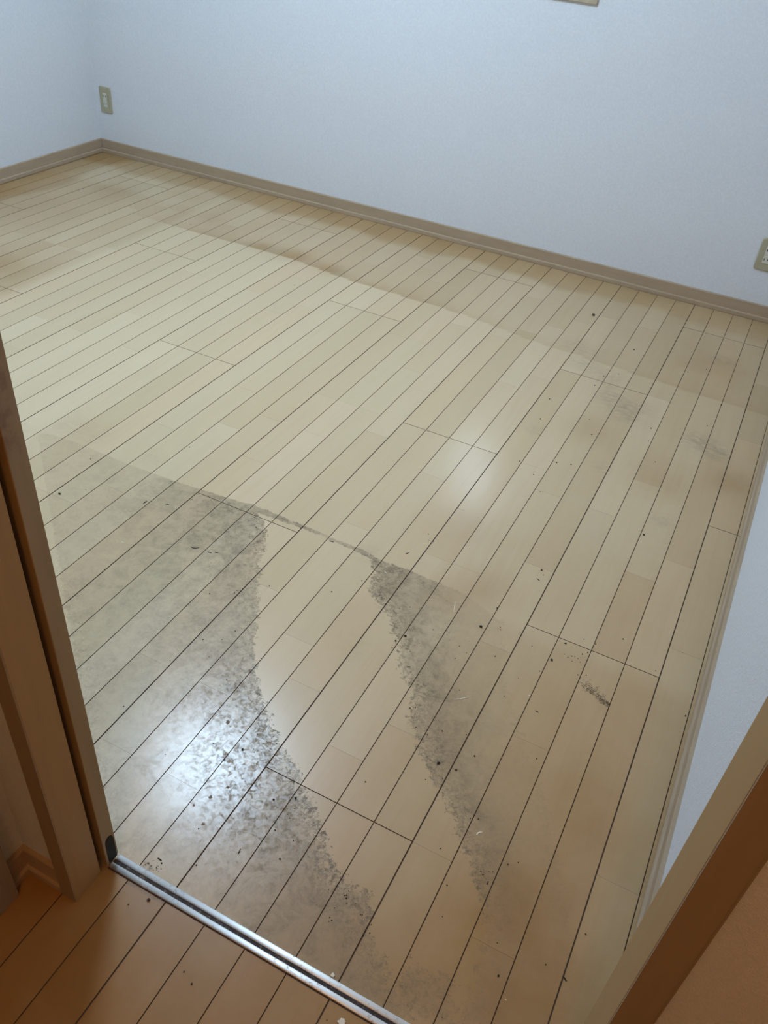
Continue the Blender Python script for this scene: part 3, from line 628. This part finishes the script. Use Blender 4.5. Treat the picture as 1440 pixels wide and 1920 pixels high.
sliver('sliver', 1006.6,1085.0,1011.6,1088.6, .0024, M_CRUMB, 'dark sliver at the foot of the crumb trio on the darker board', 'sliver', GD)
sliver('sliver', 357.5,1026.3,373,1027.6, .0026, M_CRUMB, 'curved dark sliver in the upper left grime', 'sliver', GD, bend=-.18)
sliver('sliver', 389.5,1034.8,396.5,1037.3, .0018, M_CRUMB, 'first of two short dark bits right of the curved sliver', 'sliver', GD)
sliver('sliver', 403,1036,409,1036.8, .0018, M_CRUMB, 'second short dark bit right of the curved sliver', 'sliver', GD)
sliver('sliver', 268.5,944.5,275.5,939.5, .0026, M_CRUMB, 'dark sliver leaning up to the right, left of the grime corner', 'sliver', GD)
sliver('sliver', 310.5,944.8,317,946.8, .0026, M_CRUMB, 'dark sliver inside the upper left corner of the grime', 'sliver', GD)
sliver('sliver', 1004,1332.5,1009.4,1336.2, .0020, M_CRUMB, 'small dark sliver left of the dust clump tail', 'sliver', GD)
sliver('sliver', 762.5,1250.6,769.5,1250.6, .0020, M_CRUMB, 'dark sliver lying level in the grime strip', 'sliver', GD)
sliver('sliver', 296,1609,303,1614, .0026, M_CRUMB, 'dark flake just inside the rail near the sliding door', 'sliver', GD)
sliver('sliver', 447,1601,451,1592, .0016, M_CRUMB, 'dark thin sliver between the glare and the rail', 'sliver', GD)
sliver('sliver', 1057,1832,1062,1840, .0030, M_CRUMB, 'dark bit in the groove at the bottom right', 'sliver', GD)
def flake(u, v_, r_, m, label, seed, name='flake', group='peeled wax flakes', h=0.0004):
    rs = random.Random(seed); bm = bmesh.new(); n = 22; top, bot = [], []
    for i in range(n):
        a = 2*math.pi*i/n; rr = r_*(0.65+0.45*mnoise.noise(Vector((2.2*math.cos(a), 2.2*math.sin(a), seed*1.7)))+0.18*rs.random())
        top.append(bm.verts.new((rr*.93*math.cos(a), rr*.93*math.sin(a), h))); bot.append(bm.verts.new((rr*math.cos(a), rr*math.sin(a), 0)))
    bm.faces.new(top); bm.faces.new(list(reversed(bot)))
    for i in range(n): bm.faces.new((top[i], bot[i], bot[(i+1) % n], top[(i+1) % n]))
    x, y = at(u, v_)
    return tag(obj(name, bm, m, loc=(x, y, 0.0001)), label, 'flake', group)
flake(427.5,1354.5,.0055,M_FLAKE,'star-shaped brown flake at the top of the lamp glare',1)
flake(394.5,1494.5,.0048,M_FLAKE,'pinkish-brown flake in the lower lamp glare',2)
flake(427.5,1476.0,.0036,M_FLAKE,'small round brown flake in the lower right of the glare',3)
flake(363.4,1510.0,.0028,M_FLAKE,'small grey-brown flake in the lower left of the glare',4)
flake(381.0,1545.0,.0040,M_FLAKE,'faint brown flake under the lamp glare',5)
flake(624.0,1829.0,.0045,M_CHIP,'beige chip leaning on the room edge of the rail',6,'chip','beige chips by the rail',.0025)
flake(640.0,1917.0,.0080,M_CHIP,'beige curled chip at the bottom edge on the hall floor',7,'chip','beige chips by the rail',.0020)
# clump of dust fibres with a tail
def fibres(pts, n, ln, seed, label, name='dust_clump', rad=.00022):
    rs = random.Random(seed); bm = bmesh.new()
    for i in range(n):
        u, v_, ru, rv = rs.choice(pts); x, y = at(u+rs.gauss(0, ru), v_+rs.gauss(0, rv)); a = rs.uniform(0, 6.28); L = ln*rs.uniform(.4, 1.3)
        P = [Vector((x, y, .0004+rs.random()*.0018))]
        for q in range(4): a += rs.gauss(0, .5); P.append(P[-1] + Vector((math.cos(a), math.sin(a), rs.gauss(0, .12)))*L/4)
        prev = None
        for p_ in P:
            p_.z = max(p_.z, .0004); ring = [bm.verts.new(p_ + Vector((rad*math.cos(t_), rad*math.sin(t_)*.7, rad*math.sin(t_)))) for t_ in (0, 2.1, 4.2)]
            if prev:
                for q in range(3): bm.faces.new((prev[q], prev[(q+1) % 3], ring[(q+1) % 3], ring[q]))
            prev = ring
    x, y = at(pts[0][0], pts[0][1]); bmesh.ops.translate(bm, verts=bm.verts, vec=(-x, -y, 0))
    return tag(obj(name, bm, M_LINT, loc=(x, y, 0)), label, 'dust')
fibres([(1098,1281,4,5),(1103,1291,5,4),(1106,1294,4,3),(1112,1296,5,4),(1120,1305,4,3),(1127,1311,4,3),(1134,1317,3,2),(1139,1321,2,2)], 210, .006, 3, 'brown dust clump with a trailing tail below the cross joint at right')
fibres([(284,1626,6,4),(275,1622,4,3)], 24, .004, 4, 'dark dust clump against the room edge of the rail', rad=.0003)
